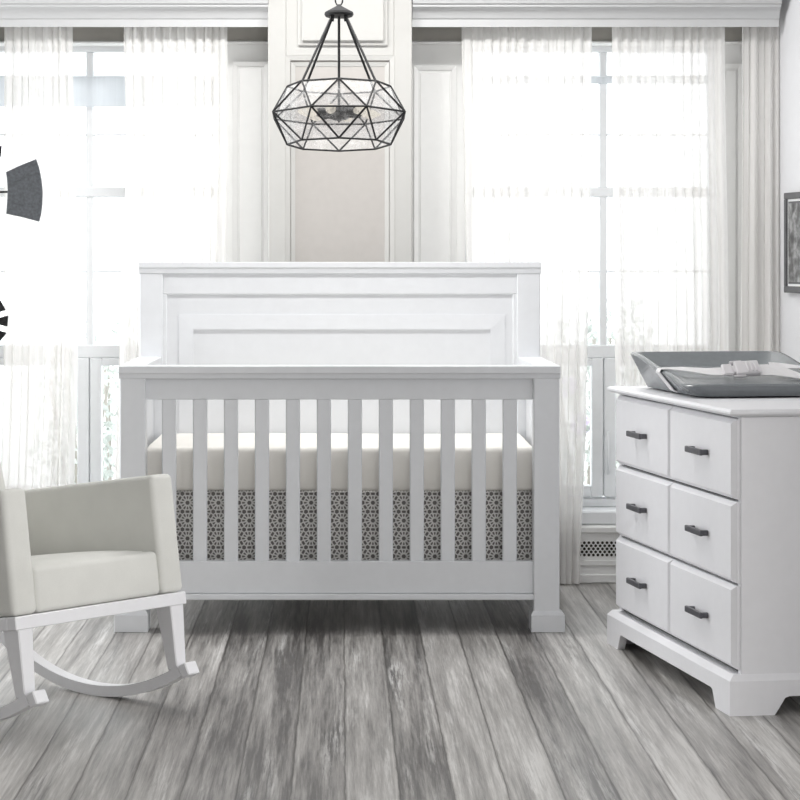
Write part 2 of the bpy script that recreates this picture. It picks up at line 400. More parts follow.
# right wall, turned ten degrees
dW = Vector((0.174, -0.985, 0)); W0 = Vector((X(778.3, 9.08), 9.08, 0)); nW = Vector((-0.985, -0.174, 0))
RW = Matrix(((dW.x, -nW.x, 0, W0.x), (dW.y, -nW.y, 0, W0.y), (0, 0, 1, 0), (0, 0, 0, 1)))     # local x along the wall, y into the wall
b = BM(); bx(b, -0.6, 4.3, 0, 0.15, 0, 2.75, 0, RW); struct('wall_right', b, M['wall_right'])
b = BM(); bx(b, -0.2, 4.3, -0.015, 0.001, 0, 0.1, 0.004, RW); struct('baseboard_right', b, M['panel'])
# left wall with a tall daylight opening, solid wall behind the camera
b = BM()
bx(b, -3.5, -3.4, -1.4, 8.0, 0, 2.75, 0); bx(b, -3.5, -3.4, 9.15, 9.5, 0, 2.75, 0)
bx(b, -3.5, -3.4, 8.0, 9.15, 0, 0.2, 0); bx(b, -3.5, -3.4, 8.0, 9.15, 2.5, 2.75, 0)
struct('wall_left', b, M['wall_far'])
b = BM(); bx(b, -3.4, 4.6, -1.5, -1.4, 0, 2.75, 0); struct('wall_front', b, M['wall_far'])
b = BM(); bx(b, 4.6, 4.7, -1.4, 9.5, 0, 2.75, 0); struct('wall_side', b, M['wall_far'])

# windows
def window(n, wx, cpx, blind_y, handle):
    t = bpy.data.objects.new('window_%d' % n, None); C.objects.link(t); t['kind'] = 'structure'
    x0, x1 = wx; Y0 = YW + 0.10; Y1 = Y0 + 0.06
    xm = X(cpx, Y0)
    zx = lambda p: Z(p, Y0)
    zt = zx(44)
    b = BM()
    e = 0.035
    bx(b, x0, x0 + e, Y0, Y1, ZS, zt, 0.004); bx(b, x1 - e, x1, Y0, Y1, ZS, zt, 0.004)
    bx(b, x0 + e, x1 - e, Y0, Y1, zx(52), zt, 0.004); bx(b, x0 + e, x1 - e, Y0, Y1, ZS, zx(498), 0.004)
    obj('window_frame', b, M['winframe'], t)
    b = BM(); bx(b, xm - 0.0145, xm + 0.0145, Y0 + 0.005, Y1, zx(352), zx(52), 0.004); obj('mullion', b, M['winframe'], t)
    b = BM(); bx(b, x0 + e, x1 - e, Y0 - 0.002, Y1, zx(197), zx(187), 0.004); obj('transom', b, M['winframe'], t)
    b = BM(); bx(b, x0 + e, x1 - e, Y0 - 0.002, Y1, zx(358), zx(345), 0.004); obj('transom', b, M['winframe'], t)
    for py in (76, 134.5, 271.5):
        b = BM(); bx(b, x0 + e, x1 - e, Y0 + 0.02, Y1 - 0.01, zx(py + 0.9), zx(py - 0.9), 0.001); obj('glazing_bar', b, M['winframe'], t)
    # casement sashes below
    for (a, c) in ((x0 + e, xm - 0.002), (xm + 0.002, x1 - e)):
        b = BM(); w = 0.045
        zb, zu = zx(497), zx(358)
        bx(b, a, a + w, Y0 - 0.008, Y1 - 0.01, zb, zu, 0.004); bx(b, c - w, c, Y0 - 0.008, Y1 - 0.01, zb, zu, 0.004)
        bx(b, a + w, c - w, Y0 - 0.008, Y1 - 0.01, zu - 0.03, zu, 0.004); bx(b, a + w, c - w, Y0 - 0.008, Y1 - 0.01, zb, zb + 0.045, 0.004)
        s = obj('sash', b, M['winframe'], t)
        if handle and a > x0 + e + 0.1:
            b = BM(); tube(b, [(a + 0.012, Y0 - 0.03, zx(474)), (a + 0.012, Y0 - 0.03, zx(431))], 0.005, 8)
            for z in (zx(470), zx(435)): tube(b, [(a + 0.012, Y0 - 0.03, z), (a + 0.012, Y0, z)], 0.004, 6)
            obj('handle', b, M['winframe'], s, True)
    b = BM(); bx(b, x0 + e * .5, x1 - e * .5, Y0 + 0.03, Y0 + 0.036, ZS + 0.02, zt - 0.02, 0); obj('pane', b, M['winglass'], t)
    b = BM(); bx(b, x0 + e, x1 - e, Y0 - 0.012, Y0 - 0.008, zx(blind_y), zx(77), 0); obj('roller_blind', b, M['blind'], t)
    b = BM(); bx(b, x0 - 0.04, x1 + 0.04, YW - 0.06, Y0 + 0.03, ZS - 0.052, ZS, 0.006); obj('window_sill', b, M['winframe'], t)
    return t
window(1, WL, 89.5, 107, False); window(2, WR, 603.5, 84, True)
# grille box under the right hand window
YG = 9.12
b = BM()
gx0, gx1 = X(500, YG), X(716, YG)
bx(b, gx0, gx1, YG, YW - 0.001, 0, ZS - 0.053, 0.003)
zz = lambda p: Z(p, YG)
bx(b, gx0, gx1, YG - 0.012, YG + 0.01, zz(537 - 4), zz(526.5), 0.004)
bx(b, gx0, gx1, YG - 0.006, YG + 0.01, zz(566), zz(560), 0.003)
bx(b, gx0, gx1, YG - 0.012, YG + 0.01, 0, zz(574), 0.004)
struct('trim_10', b, M['panel'])
b = BM()
for r in range(5):
    n = 34
    for k in range(n):
        cx = gx0 + 0.2 + (k + (0.5 if r % 2 else 0)) * 0.0172; cz = zz(542.7 + r * 3.05)
        if cx > gx1 - 0.02: continue
        t = bmesh.new(); bmesh.ops.create_circle(t, cap_ends=True, radius=0.0056, segments=10)
        merge(b, t, Matrix.Translation((cx, YG - 0.0012, cz)) @ Matrix.Rotation(PI / 2, 4, 'X'))
struct('trim_11', b, M['grille'])
b = BM(); bx(b, -3.3, gx0, YW - 0.02, YW - 0.001, 0, 0.12, 0.004); struct('baseboard_back', b, M['panel'])

# outside
b = BM(); bx(b, -9, 9, 9.5, 30, -0.25, -0.15, 0); struct('exterior_ground', b, M['grass'])
def shrub(cx, cy, w, h, n, label, flowers=0):
    t = thing('garden_shrub', label, 'shrub', (cx, cy, -0.15), 0, 'shrubs outside the windows')
    b = BM(); rnd = random.Random(int(cx * 1000) + 5)
    for k in range(n):
        while True:
            p = Vector((rnd.uniform(-1, 1), rnd.uniform(-1, 1), rnd.uniform(-1, 1)))
            if 0.25 < p.length < 1: break
        c = Vector((p.x * w, p.y * w * 0.8, h * 0.55 + p.z * h * 0.47))
        R = Matrix.Rotation(rnd.uniform(0, 6.3), 4, 'Z') @ Matrix.Rotation(rnd.uniform(-1.2, 1.2), 4, 'X') @ Matrix.Rotation(rnd.uniform(-1.2, 1.2), 4, 'Y')
        s = rnd.uniform(0.018, 0.035)
        q = [Vector((0, -s * 1.3, 0)), Vector((s * .6, -s * .1, s * .15)), Vector((0, s * 1.3, 0)), Vector((-s * .6, -s * .1, s * .15))]
        b.faces.new([b.verts.new(c + R @ v) for v in q])
    obj('foliage', b, M['leaf'], t)
    b = BM()
    for k in range(7):
        a = k * 0.9
        tube(b, [(0.02 * math.cos(a), 0.02 * math.sin(a), 0), (w * .3 * math.cos(a), w * .3 * math.sin(a), h * .4), (w * .6 * math.cos(a), w * .5 * math.sin(a), h * .8)], 0.007, 5)
    obj('stem', b, M['stem'], t)
    for k in range(flowers):
        b = BM(); c = Vector((rnd.uniform(-.5, .5) * w, -w * 0.75, h * rnd.uniform(.55, .8)))
        for q in range(40):
            d = Vector((rnd.gauss(0, 1), rnd.gauss(0, 1), rnd.gauss(0, 1))).normalized()
            t1 = bmesh.new(); bmesh.ops.create_circle(t1, cap_ends=True, radius=0.012, segments=5)
            merge(b, t1, Matrix.Translation(c + d * 0.045) @ d.to_track_quat('Z', 'Y').to_matrix().to_4x4())
        obj('flower', b, M['petal'], t)
    return t
shrub(X(78, 11.0), 11.0, 0.24, 1.05, 420, 'leafy green shrub outside the window, seen just left of the crib')
shrub(X(112, 11.8), 11.8, 0.22, 1.15, 380, 'leafy green shrub outside the window, half hidden by the crib post')
shrub(X(582, 11.0), 11.0, 0.22, 1.15, 380, 'leafy shrub with violet flower heads outside the right-hand window', 3)
shrub(X(619, 11.6), 11.6, 0.22, 1.25, 420, 'leafy green shrub outside the right-hand window, behind the dresser corner')

# ================================================================== CURTAINS
def curtain(label, pts, folds, seed):
    """pts: list of (py, px_left, px_right) along the drop"""
    rnd = random.Random(seed); Y0 = 9.068
    nx, nz = folds * 14, 40
    ztop, zbot = Z(20, Y0), 0.006
    ph = [rnd.uniform(0, 6.28) for _ in range(6)]
    def edges(py):
        for (a, l0, r0), (c, l1, r1) in zip(pts, pts[1:]):
            if py <= c or (c, l1, r1) == pts[-1]:
                f = min(1, max(0, (py - a) / (c - a))); f = f * f * (3 - 2 * f); return l0 + (l1 - l0) * f, r0 + (r1 - r0) * f
    b = BM(); grid = []
    for j in range(nz + 1):
        z = ztop + (zbot - ztop) * j / nz; py = CY - (z - H) * F / Y0
        l, r = edges(py); row = []
        d = j / nz; amp = 0.008 + 0.013 * min(1, d * 1.6)
        for i in range(nx + 1):
            t = i / nx
            w = 2 * PI * folds * (t + 0.012 * math.sin(2 * PI * 2.3 * t + ph[0]) + 0.006 * math.sin(5 * d + ph[3]))
            y = amp * (math.sin(w) * (0.75 + 0.45 * math.sin(2 * PI * 1.7 * t + ph[1] + d)) + 0.35 * math.sin(0.5 * w + ph[2] + 1.5 * d) + 0.2 * math.sin(2.1 * w + ph[4]))
            x = X(l + (r - l) * t, Y0) + 0.35 * amp * math.cos(w)
            row.append(b.verts.new((x, Y0 + y, z)))
        grid.append(row)
    for j in range(nz):
        for i in range(nx): b.faces.new((grid[j][i], grid[j][i + 1], grid[j + 1][i + 1], grid[j + 1][i]))
    o = obj('sheer_curtain', b, M['sheer'], None, True)
    tag(o, label, 'curtain', 'sheer curtains at the windows')
curtain('white sheer curtain at the far left, hanging behind the rocking chair', [(27, 4, 72), (330, 2, 76), (587, -4, 70)], 9, 1)
curtain('white sheer curtain between the left window gap and the chandelier, behind the crib', [(27, 123, 227), (140, 125, 227), (330, 118, 224), (587, 110, 222)], 12, 2)
curtain('white sheer curtain right of the chandelier, brushing the crib right post', [(27, 461, 591), (180, 463, 589), (400, 470, 585), (587, 490, 578)], 14, 3)
curtain('broad white sheer curtain behind the dresser with the changing pad', [(27, 612, 724), (330, 614, 727), (587, 622, 727)], 13, 4)
curtain('narrow white sheer curtain in the corner beside the framed picture', [(27, 741, 779), (587, 738, 779)], 5, 5)

# ================================================================== CRIB
YF = 7.91; XC = -0.008; W = 0.725; PW = 0.085
DF = 0.770                                    # front face of front posts to front face of rear posts
crib = thing('crib', 'white wooden crib with slatted front and tall panelled headboard', 'crib', (XC, YF, 0))
ZC = 0.877
def post(sx, y0, y1, ztop):
    x0, x1 = (-W, -W + PW) if sx < 0 else (W - PW, W)
    b = BM(); bx(b, x0, x1, y0, y1, 0.06, ztop, 0.003)
    p = obj('post', b, M['crib'], crib)
    b = BM()
    # plinth block with chamfered shoulder, standing further out on the outer side
    eo, ei, ey = 0.017, 0.009, 0.010
    xa, xb = (x0 - eo, x1 + ei) if sx < 0 else (x0 - ei, x1 + eo)
    zs = 0.056
    hexa(b, [(xa, y0 - ey, 0), (xb, y0 - ey, 0), (xb, y1 + ey, 0), (xa, y1 + ey, 0), (xa, y0 - ey, zs), (xb, y0 - ey, zs), (xb, y1 + ey, zs), (xa, y1 + ey, zs)], 0.0015)
    hexa(b, [(xa, y0 - ey, zs), (xb, y0 - ey, zs), (xb, y1 + ey, zs), (xa, y1 + ey, zs),
             (x0 - .002, y0 - .002, zs + 0.013), (x1 + .002, y0 - .002, zs + 0.013), (x1 + .002, y1 + .002, zs + 0.013), (x0 - .002, y1 + .002, zs + 0.013)])
    obj('foot_block', b, M['crib'], p)
for s in (-1, 1): post(s, 0.0, PW, 0.84)
for s in (-1, 1): post(s, DF, DF + 0.06, 1.18)
zf = lambda p: Z(p, YF)
xi = W - PW
# front cap: moulded board
b = BM()
prism(b, [(-0.012, ZC), (-0.012, zf(373)), (-0.007, zf(374)), (-0.004, zf(378.6)), (PW, zf(378.6)), (PW, ZC)], 'x', -W - 0.003, W + 0.003, 0.0015)
obj('front_cap', b, M['crib'], crib)
b = BM(); bx(b, -xi - .002, xi + .002, 0.026, 0.062, zf(400), zf(378.4), 0.002); obj('top_rail', b, M['crib'], crib)
b = BM(); bx(b, -xi - .002, xi + .002, 0.020, 0.066, zf(594.5), zf(562), 0.003)
lower = obj('bottom_rail', b, M['crib'], crib)
b = BM(); bx(b, -xi - .002, xi + .002, 0.006, 0.072, zf(600.5), zf(594.6), 0.003); obj('bottom_ledge', b, M['crib'], crib)
sc = F / (YF + 0.03)
for k in range(12):
    c = ((161.7 + 176.1) / 2 + 31.0 * k - CX) / sc - XC
    b = BM(); bx(b, c - 0.0237, c + 0.0237, 0.030, 0.058, zf(563), zf(399), 0.004); obj('slat', b, M['crib'], crib)
# side panels, tongue and groove
for s in (-1, 1):
    b = BM()
    n = 15; y0, y1 = PW, DF; st = (y1 - y0) / n
    xa, xb = (-W + 0.032, -W + 0.052) if s < 0 else (W - 0.052, W - 0.032)
    for k in range(n): bx(b, xa, xb, y0 + k * st, y0 + (k + 1) * st, 0.16, 0.81, 0.004)
    obj('side_panel', b, M['crib'], crib)
    xa, xb = (-W + 0.012, -W + 0.07) if s < 0 else (W - 0.07, W - 0.012)
    b = BM(); bx(b, xa, xb, PW, DF, zf(594), zf(562), 0.003); obj('side_rail', b, M['crib'], crib)
    b = BM(); bx(b, xa, xb, PW, DF, 0.79, zf(378.5), 0.003); obj('side_rail', b, M['crib'], crib)
    xa, xb = (-W - 0.003, -W + PW - .004) if s < 0 else (W - PW + .004, W + 0.003)
    b = BM(); bx(b, xa, xb, PW, DF - 0.001, zf(378.5), ZC, 0.002); obj('side_cap', b, M['crib'], crib)
# headboard
YB = YF + DF; zb = lambda p: Z(p, YB)
b = BM()
prism(b, [(DF - 0.007, zb(262)), (DF - 0.007, zb(267.5)), (DF - 0.004, zb(268.5)), (DF - 0.002, zb(273.5)), (DF + 0.072, zb(273.5)), (DF + 0.072, zb(262))], 'x', -W - 0.003, W + 0.003, 0.0015)
obj('headboard_cap', b, M['crib'], crib)
xh = W - 0.083
b = BM()
bx(b, -xh, xh, DF + 0.012, DF + 0.05, 0.18, 1.182, 0)                                  # field
bx(b, -xh, xh, DF + 0.005, DF + 0.04, zb(294.6), 1.182, 0.004)                          # top rail
bx(b, -xh, -xh + 0.016, DF + 0.005, DF + 0.04, 0.18, zb(294), 0.003); bx(b, xh - 0.016, xh, DF + 0.005, DF + 0.04, 0.18, zb(294), 0.003)
bx(b, -xh, xh, DF + 0.005, DF + 0.04, 0.16, 0.28, 0.004)
hb = obj('headboard_panel', b, M['crib'], crib)
b = BM(); molding(b, -0.583, 0.583 + .015, 0.32, zb(314.7), 0.053, DF + 0.012, 0.004, 0.0065); obj('panel_moulding', b, M['crib'], hb)
# mattress and skirt
ms = BM(); mx0, mx1 = XC - W + 0.075, XC + W - 0.07
bx(ms, mx0, mx1, YF + 0.085, YF + DF - 0.002, Z(491, YF + .09), Z(447.5, YF + .09), 0.016, seg=4)
bmesh.ops.subdivide_edges(ms, edges=ms.edges[:], cuts=3, use_grid_fill=True)
for v in ms.verts: v.co.z += 0.003 * math.sin(v.co.x * 14) * math.sin(v.co.y * 9)
t = obj('crib_mattress', ms, M['sheet'], None, rad(40)); tag(t, 'crib mattress in a fitted cream sheet inside the white crib', 'mattress')
b = BM(); n = 260; y0 = YF + 0.096; zt, z0 = Z(491, YF + .09) - 0.001, Z(575, y0)
x0, x1 = XC - W + 0.08, XC + W - 0.075; rows = []
for j, z in enumerate((zt, (zt + z0) / 2, z0)):
    f = [b.verts.new((x0 + (x1 - x0) * i / n, y0 + 0.002 * math.sin(i * 0.35 + j * .2) * (1 + j), z)) for i in range(n + 1)]
    rows.append(f + [b.verts.new((x0 + (x1 - x0) * i / n, y0 + 0.008 + 0.002 * math.sin(i * 0.35 + j * .2) * (1 + j), z)) for i in range(n, -1, -1)])
for A, B in zip(rows, rows[1:]):
    for i in range(len(A)): b.faces.new((A[i], A[(i + 1) % len(A)], B[(i + 1) % len(A)], B[i]))
bx(b, x0, x1, y0, YF + DF - 0.02, zt - 0.006, zt, 0)
t = obj('crib_skirt', b, M['skirt'], None, True); tag(t, 'grey lattice-print crib skirt hanging below the mattress behind the slats', 'crib skirt')
b = BM(); bx(b, -xi, xi, 0.14, DF - 0.005, zf(491) - 0.05, zf(491) - 0.026, 0.002); obj('mattress_base', b, M['crib'], crib)

# ================================================================== DRESSER
DR = math.atan2(0.193, 1.24)
P0 = Vector((1.041, 6.44, 0))
dr = thing('dresser', 'white six-drawer dresser with dark bar pulls against the right wall', 'dresser', P0, DR)
DL, DD = 1.255, 0.54
zrow = (0.797, 0.574, 0.348, 0.116)
b = BM()
for (y0, y1) in ((0.016, 0.042), (DL - 0.042, DL - 0.016)): bx(b, 0.036, DD - 0.01, y0, y1, 0.09, 0.803, 0.003)   # end panels
bx(b, 0.45 + .05, DD - 0.012, 0.05, DL - 0.05, 0.1, 0.8, 0)                                                         # back
bx(b, 0.037, DD - .02, 0.042, DL - .042, 0.797, 0.805, 0.001)
body = obj('body', b, M['dresser'], dr)
b = BM(); bx(b, 0.0445, DD - 0.05, 0.0425, DL - 0.0425, 0.1, 0.7965, 0); obj('carcass_core', b, M['dark_gap'], dr)  # dark block close behind the drawer fronts, paints the gaps as shadow lines
b = BM()
for (i0, z0_, i1, z1_) in ((0.010, 0.804, 0.0, 0.811), (0.0, 0.811, 0.0, 0.8165), (0.0, 0.8165, 0.006, 0.8225)):
    A = [b.verts.new(p) for p in ((i0, i0, z0_), (DD, i0, z0_), (DD, DL - i0, z0_), (i0, DL - i0, z0_))]
    B = [b.verts.new(p) for p in ((i1, i1, z1_), (DD, i1, z1_), (DD, DL - i1, z1_), (i1, DL - i1, z1_))]
    for k in range(4): b.faces.new((A[k], A[(k + 1) % 4], B[(k + 1) % 4], B[k]))
    if z0_ == 0.804: b.faces.new(A[::-1])
    if z1_ == 0.8225: b.faces.new(B)
bmesh.ops.remove_doubles(b, verts=b.verts, dist=1e-5)
obj('top', b, M['dresser'], dr)
fD = Vector((-math.sin(DR), math.cos(DR), 0)); sD = Vector((math.cos(DR), math.sin(DR), 0))
def along(px, off):
    """distance along the dresser front, off behind its base line, met by the sight line of pixel column px"""
    q = P0 + sD * off; k = (px - CX) / F; return (k * q.y - q.x) / (fD.x - k * fD.y)
def drawer(y0, y1, z0, z1, ph):
    b = BM(); c = 0.012
    xf, xb = 0.014, 0.028
    hexa(b, [(xb, y0, z0), (xb, y1, z0), (xb, y1, z1), (xb, y0, z1), (xf, y0 + c, z0 + c), (xf, y1 - c, z0 + c), (xf, y1 - c, z1 - c), (xf, y0 + c, z1 - c)])
    bx(b, xb, 0.044, y0, y1, z0, z1, 0.0005)
    d = obj('drawer', b, M['dresser'], dr)
    b = BM(); ym, zm = along(ph, 0.0), (z0 + z1) / 2 + 0.003; hw = 0.072
    prism(b, [(ym - hw, zm - 0.0085), (ym + hw, zm - 0.0085), (ym + hw, zm + 0.0085), (ym - hw, zm + 0.0085)], 'x', xf - 0.026, xf - 0.016, 0.0025, seg=2)
    for s in (-1, 1): bx(b, xf - 0.018, xf + 0.001, ym + s * (hw - 0.010) - 0.008, ym + s * (hw - 0.010) + 0.008, zm - 0.0075, zm + 0.0075, 0.002)
    obj('bar_pull', b, M['pull'], d)
ymid = along(668.9, 0.014)
for k in range(3):
    z1, z0 = zrow[k] - 0.002, zrow[k + 1] + 0.005
    drawer(along(737.2, .028), ymid - 0.002, z0, z1, 696); drawer(ymid + 0.002, along(616.3, .015) + 0.012, z0, z1, 636)
# bracket base
b = BM(); zt = 0.093; az = 0.050
def bracket(L_):
    f, s = 0.125, 0.03
    return [(0, 0), (f, 0), (f + s * .35, 0.015), (f + s, az - .004), (f + s + 0.012, az), (L_ - f - s - 0.012, az), (L_ - f - s, az - .004), (L_ - f - s * .35, 0.015), (L_ - f, 0), (L_, 0), (L_, zt), (0, zt)]
prism(b, bracket(DL), 'x', 0.0, 0.024, 0)
prism(b, bracket(DL), 'x', DD - 0.024, DD, 0)
sb = [(min(max(q, 0.0241), DD - 0.0241), z) for q, z in bracket(DD)]
prism(b, sb, 'y', 0.0, 0.024, 0); prism(b, sb, 'y', DL - 0.024, DL, 0)
hexa(b, [(0, 0, zt), (DD, 0, zt), (DD, DL, zt), (0, DL, zt), (0.014, 0.014, zt + 0.016), (DD - .014, 0.014, zt + 0.016), (DD - .014, DL - .014, zt + 0.016), (0.014, DL - 0.014, zt + 0.016)])
obj('bracket_base', b, M['dresser'], dr)

# ================================================================== CHANGING PAD
pad = thing('changing_pad', 'grey contoured foam changing pad lying on the white dresser', 'changing pad', P0 + Matrix.Rotation(DR, 3, 'Z') @ Vector((0.082, 0.53, 0.8235)), DR)
PLN, PWD = 0.60, 0.405                        # length (y) and width (x) of the foot print
def sstep(t): t = min(1, max(0, t)); return t * t * (3 - 2 * t)
def loop(fx0, fx1, fy0, fy1, r, n=7):
    P = []
    for (cx, cy, a0) in ((fx1 - r, fy1 - r, 0), (fx0 + r, fy1 - r, 90), (fx0 + r, fy0 + r, 180), (fx1 - r, fy0 + r, 270)):
        for k in range(n + 1):
            a = rad(a0 + 90 * k / n); P.append((cx + r * math.cos(a), cy + r * math.sin(a)))
    # more points along the two long sides
    out = []
    for i, p in enumerate(P):
        q = P[(i + 1) % len(P)]; out.append(p)
        if math.dist(p, q) > 0.08:
            for k in range(1, 14): out.append((p[0] + (q[0] - p[0]) * k / 14, p[1] + (q[1] - p[1]) * k / 14))
    return out
def rimz(y):
    t = y / PLN
    return 0.040 + 0.030 * sstep((t - 0.02) / 0.42) + 0.042 * sstep((t - 0.38) / 0.6)
b = BM()
def padloop(kind):
    if kind == 0: return [(x, y, 0.004) for x, y in loop(0.004, PWD - 0.004, 0.004, PLN - 0.004, 0.045)]
    if kind == 1: return [(x, y, 0.010) for x, y in loop(0, PWD, 0, PLN, 0.05)]
    if kind == 2:
        L2 = loop(-0.044, PWD + 0.036, -0.006, PLN + 0.035, 0.055); return [(x, y, rimz(y) - 0.006) for x, y in L2]
    if kind == 3:
        L2 = loop(-0.038, PWD + 0.030, 0.0, PLN + 0.030, 0.05); return [(x, y, rimz(y)) for x, y in L2]
    if kind == 4:
        L2 = loop(-0.026, PWD + 0.018, 0.012, PLN + 0.018, 0.045); return [(x, y, rimz(y) - 0.001) for x, y in L2]
    if kind == 5:
        L2 = loop(0.015, PWD - 0.015, 0.022, PLN - 0.010, 0.05); return [(x, y, 0.034 + 0.55 * (rimz(y) - 0.04)) for x, y in L2]
    if kind == 6:
        L2 = loop(0.045, PWD - 0.045, 0.05, PLN - 0.045, 0.05); return [(x, y, 0.028 + 0.045 * y / PLN) for x, y in L2]
R = [[b.verts.new(p) for p in padloop(k)] for k in range(7)]
for A, B in zip(R, R[1:]):
    n = len(A)
    for i in range(n): b.faces.new((A[i], A[(i + 1) % n], B[(i + 1) % n], B[i]))
b.faces.new(R[0][::-1]); b.faces.new(R[-1])
obj('pad_body', b, M['pad'], pad, rad(50))
# safety belt across, down the outside
def ribbon(bm, pts, w, th=0.003):
    """pts (x, y, z, roll); ribbon width along y, rolled about its run"""
    prev = None
    for p in pts:
        ro = rad(p[3]); p = Vector(p[:3]); ax = Vector((0, math.cos(ro), math.sin(ro))); up = Vector((0, -math.sin(ro), math.cos(ro)))
        cur = [bm.verts.new(p + ax * (s * w / 2) + up * o) for s, o in ((-1, 0), (1, 0), (1, th), (-1, th))]
        if prev:
            for k in range(4): bm.faces.new((prev[k], prev[(k + 1) % 4], cur[(k + 1) % 4], cur[k]))
        else: bm.faces.new(cur[::-1])
        prev = cur
    bm.faces.new(prev)
yb_ = 0.265; zr = rimz(yb_)
b = BM()
ribbon(b, [(0.006, yb_ - .015, 0.003, 0), (-0.008, yb_ - .012, 0.010, 0), (-0.049, yb_, zr - 0.008, 0), (-0.045, yb_, zr + 0.001, 0), (-0.026, yb_, zr + 0.002, 3), (0.03, yb_ - .01, zr - 0.000, 14), (0.10, yb_ - .03, zr - 0.007, 26), (0.19, yb_ - .045, zr - 0.006, 38)], 0.042)
obj('belt_strap', b, M['belt'], pad)
b = BM()
ribbon(b, [(0.245, yb_ - .05, zr - 0.002, 40), (0.28, yb_ - .06, zr - 0.001, 42), (0.32, yb_ - .09, zr - 0.007, 36), (0.36, yb_ - .12, zr - 0.018, 20), (0.375, yb_ - .15, zr - 0.022, 8)], 0.046)
ribbon(b, [(0.29, yb_ - .04, zr + 0.008, 35), (0.34, yb_ - .02, zr + 0.008, 20), (PWD + 0.018, yb_, zr + 0.002, 3), (PWD + 0.037, yb_, zr + 0.001, 0), (PWD + 0.041, yb_, zr - 0.008, 0), (PWD + 0.005, yb_, 0.010, 0)], 0.042)
obj('belt_strap', b, M['belt'], pad)
b = BM()
mk = Matrix.Translation((0.20, yb_ - 0.048, zr + 0.001)) @ Matrix.Rotation(rad(40), 4, 'X') @ Matrix.Rotation(rad(-4), 4, 'Y')
bx(b, -0.062, -0.030, -0.024, 0.024, -0.005, 0.008, 0.004, mk); bx(b, -0.024, 0.052, -0.028, 0.028, -0.006, 0.012, 0.005, mk, 2)
bx(b, -0.032, -0.022, -0.015, 0.015, -0.003, 0.006, 0.002, mk)
for y_ in (-0.031, 0.031): bx(b, -0.034, 0.004, y_ - 0.004, y_ + 0.004, -0.004, 0.008, 0.003, mk)
for dx in (0.014, 0.026, 0.038): bx(b, dx - .003, dx + .003, -0.022, 0.022, 0.0115, 0.016, 0.001, mk)
obj('buckle', b, M['buckle'], pad)

# ================================================================== ROCKING CHAIR
ch = thing('rocking_chair', 'off-white upholstered rocking chair on white wooden rockers', 'rocking chair', (-0.871, 6.557, 0), math.atan2(-0.639, 0.769))
VR = 0.28
RAD = 0.70
def rocker(v):
    b = BM(); n = 40; prev = None
    for i in range(n + 1):
        a = rad(-44 + (29.8 + 44) * i / n)
        r0, r1 = RAD, RAD - 0.030
        w = 0.021
        cur = [b.verts.new((r * math.sin(a), v + s * w, RAD - r * math.cos(a))) for r, s in ((r0, -1), (r0, 1), (r1, 1), (r1, -1))]
        if prev:
            for k in range(4): b.faces.new((prev[k], prev[(k + 1) % 4], cur[(k + 1) % 4], cur[k]))
        else: b.faces.new(cur[::-1])
        prev = cur
    b.faces.new(prev)
    return b
T = rad(8)
upv = Vector((-math.sin(T), 0, math.cos(T))); bkv = Vector((-math.cos(T), 0, -math.sin(T)))
B0 = Vector((0.308, 0, 0.318))
def body_pt(d_up, d_back, v): return B0 + upv * d_up + bkv * d_back + Vector((0, v, 0))
def body_box(bm, v0, v1, u0, u1, k0, k1, bev, seg=3):
    P = [body_pt(u0, k0, v0), body_pt(u0, k1, v0), body_pt(u0, k1, v1), body_pt(u0, k0, v1), body_pt(u1, k0, v0), body_pt(u1, k1, v0), body_pt(u1, k1, v1), body_pt(u1, k0, v1)]
    hexa(bm, P, bev, seg)
for s in (-1, 1):
    rk = obj('rocker', rocker(s * VR), M['chairwood'], ch, rad(40))
    b = BM(); a = rad(28.8)
    m = Matrix.Translation((RAD * math.sin(a), s * VR, RAD - (RAD - 0.030) * math.cos(a))) @ Matrix.Rotation(-a, 4, 'Y')
    bx(b, 0.0, 0.030, -0.023, 0.023, -0.0315, 0.004, 0.003, m)
    obj('end_block', b, M['chairwood'], rk)
    # front leg: splayed, tapered
    a2 = rad(27.2); fx, fz = (RAD - 0.026) * math.sin(a2), RAD - (RAD - 0.026) * math.cos(a2)
    tp = B0 + upv * -0.037
    w0, w1 = 0.019, 0.026
    b = BM()
    hexa(b, [(fx - 0.014, s * VR - w0, fz), (fx + 0.022, s * VR - w0, fz + 0.01), (fx + 0.022, s * VR + w0, fz + 0.01), (fx - 0.014, s * VR + w0, fz),
             (tp.x - 0.062, s * VR - w1, tp.z), (tp.x, s * VR - w1, tp.z), (tp.x, s * VR + w1, tp.z), (tp.x - 0.062, s * VR + w1, tp.z)], 0.003)
    obj('leg', b, M['chairwood'], ch)
    # rear leg
    a3 = rad(-33); fx, fz = (RAD - 0.026) * math.sin(a3), RAD - (RAD - 0.026) * math.cos(a3)
    tq = B0 + upv * -0.037 + bkv * 0.57
    b = BM()
    hexa(b, [(fx - 0.02, s * VR - w0, fz - .004), (fx + 0.016, s * VR - w0, fz), (fx + 0.016, s * VR + w0, fz), (fx - 0.02, s * VR + w0, fz - .004),
             (tq.x - 0.03, s * VR - w1, tq.z), (tq.x + 0.03, s * VR - w1, tq.z), (tq.x + 0.03, s * VR + w1, tq.z), (tq.x - 0.03, s * VR + w1, tq.z)], 0.003)
    obj('leg', b, M['chairwood'], ch)
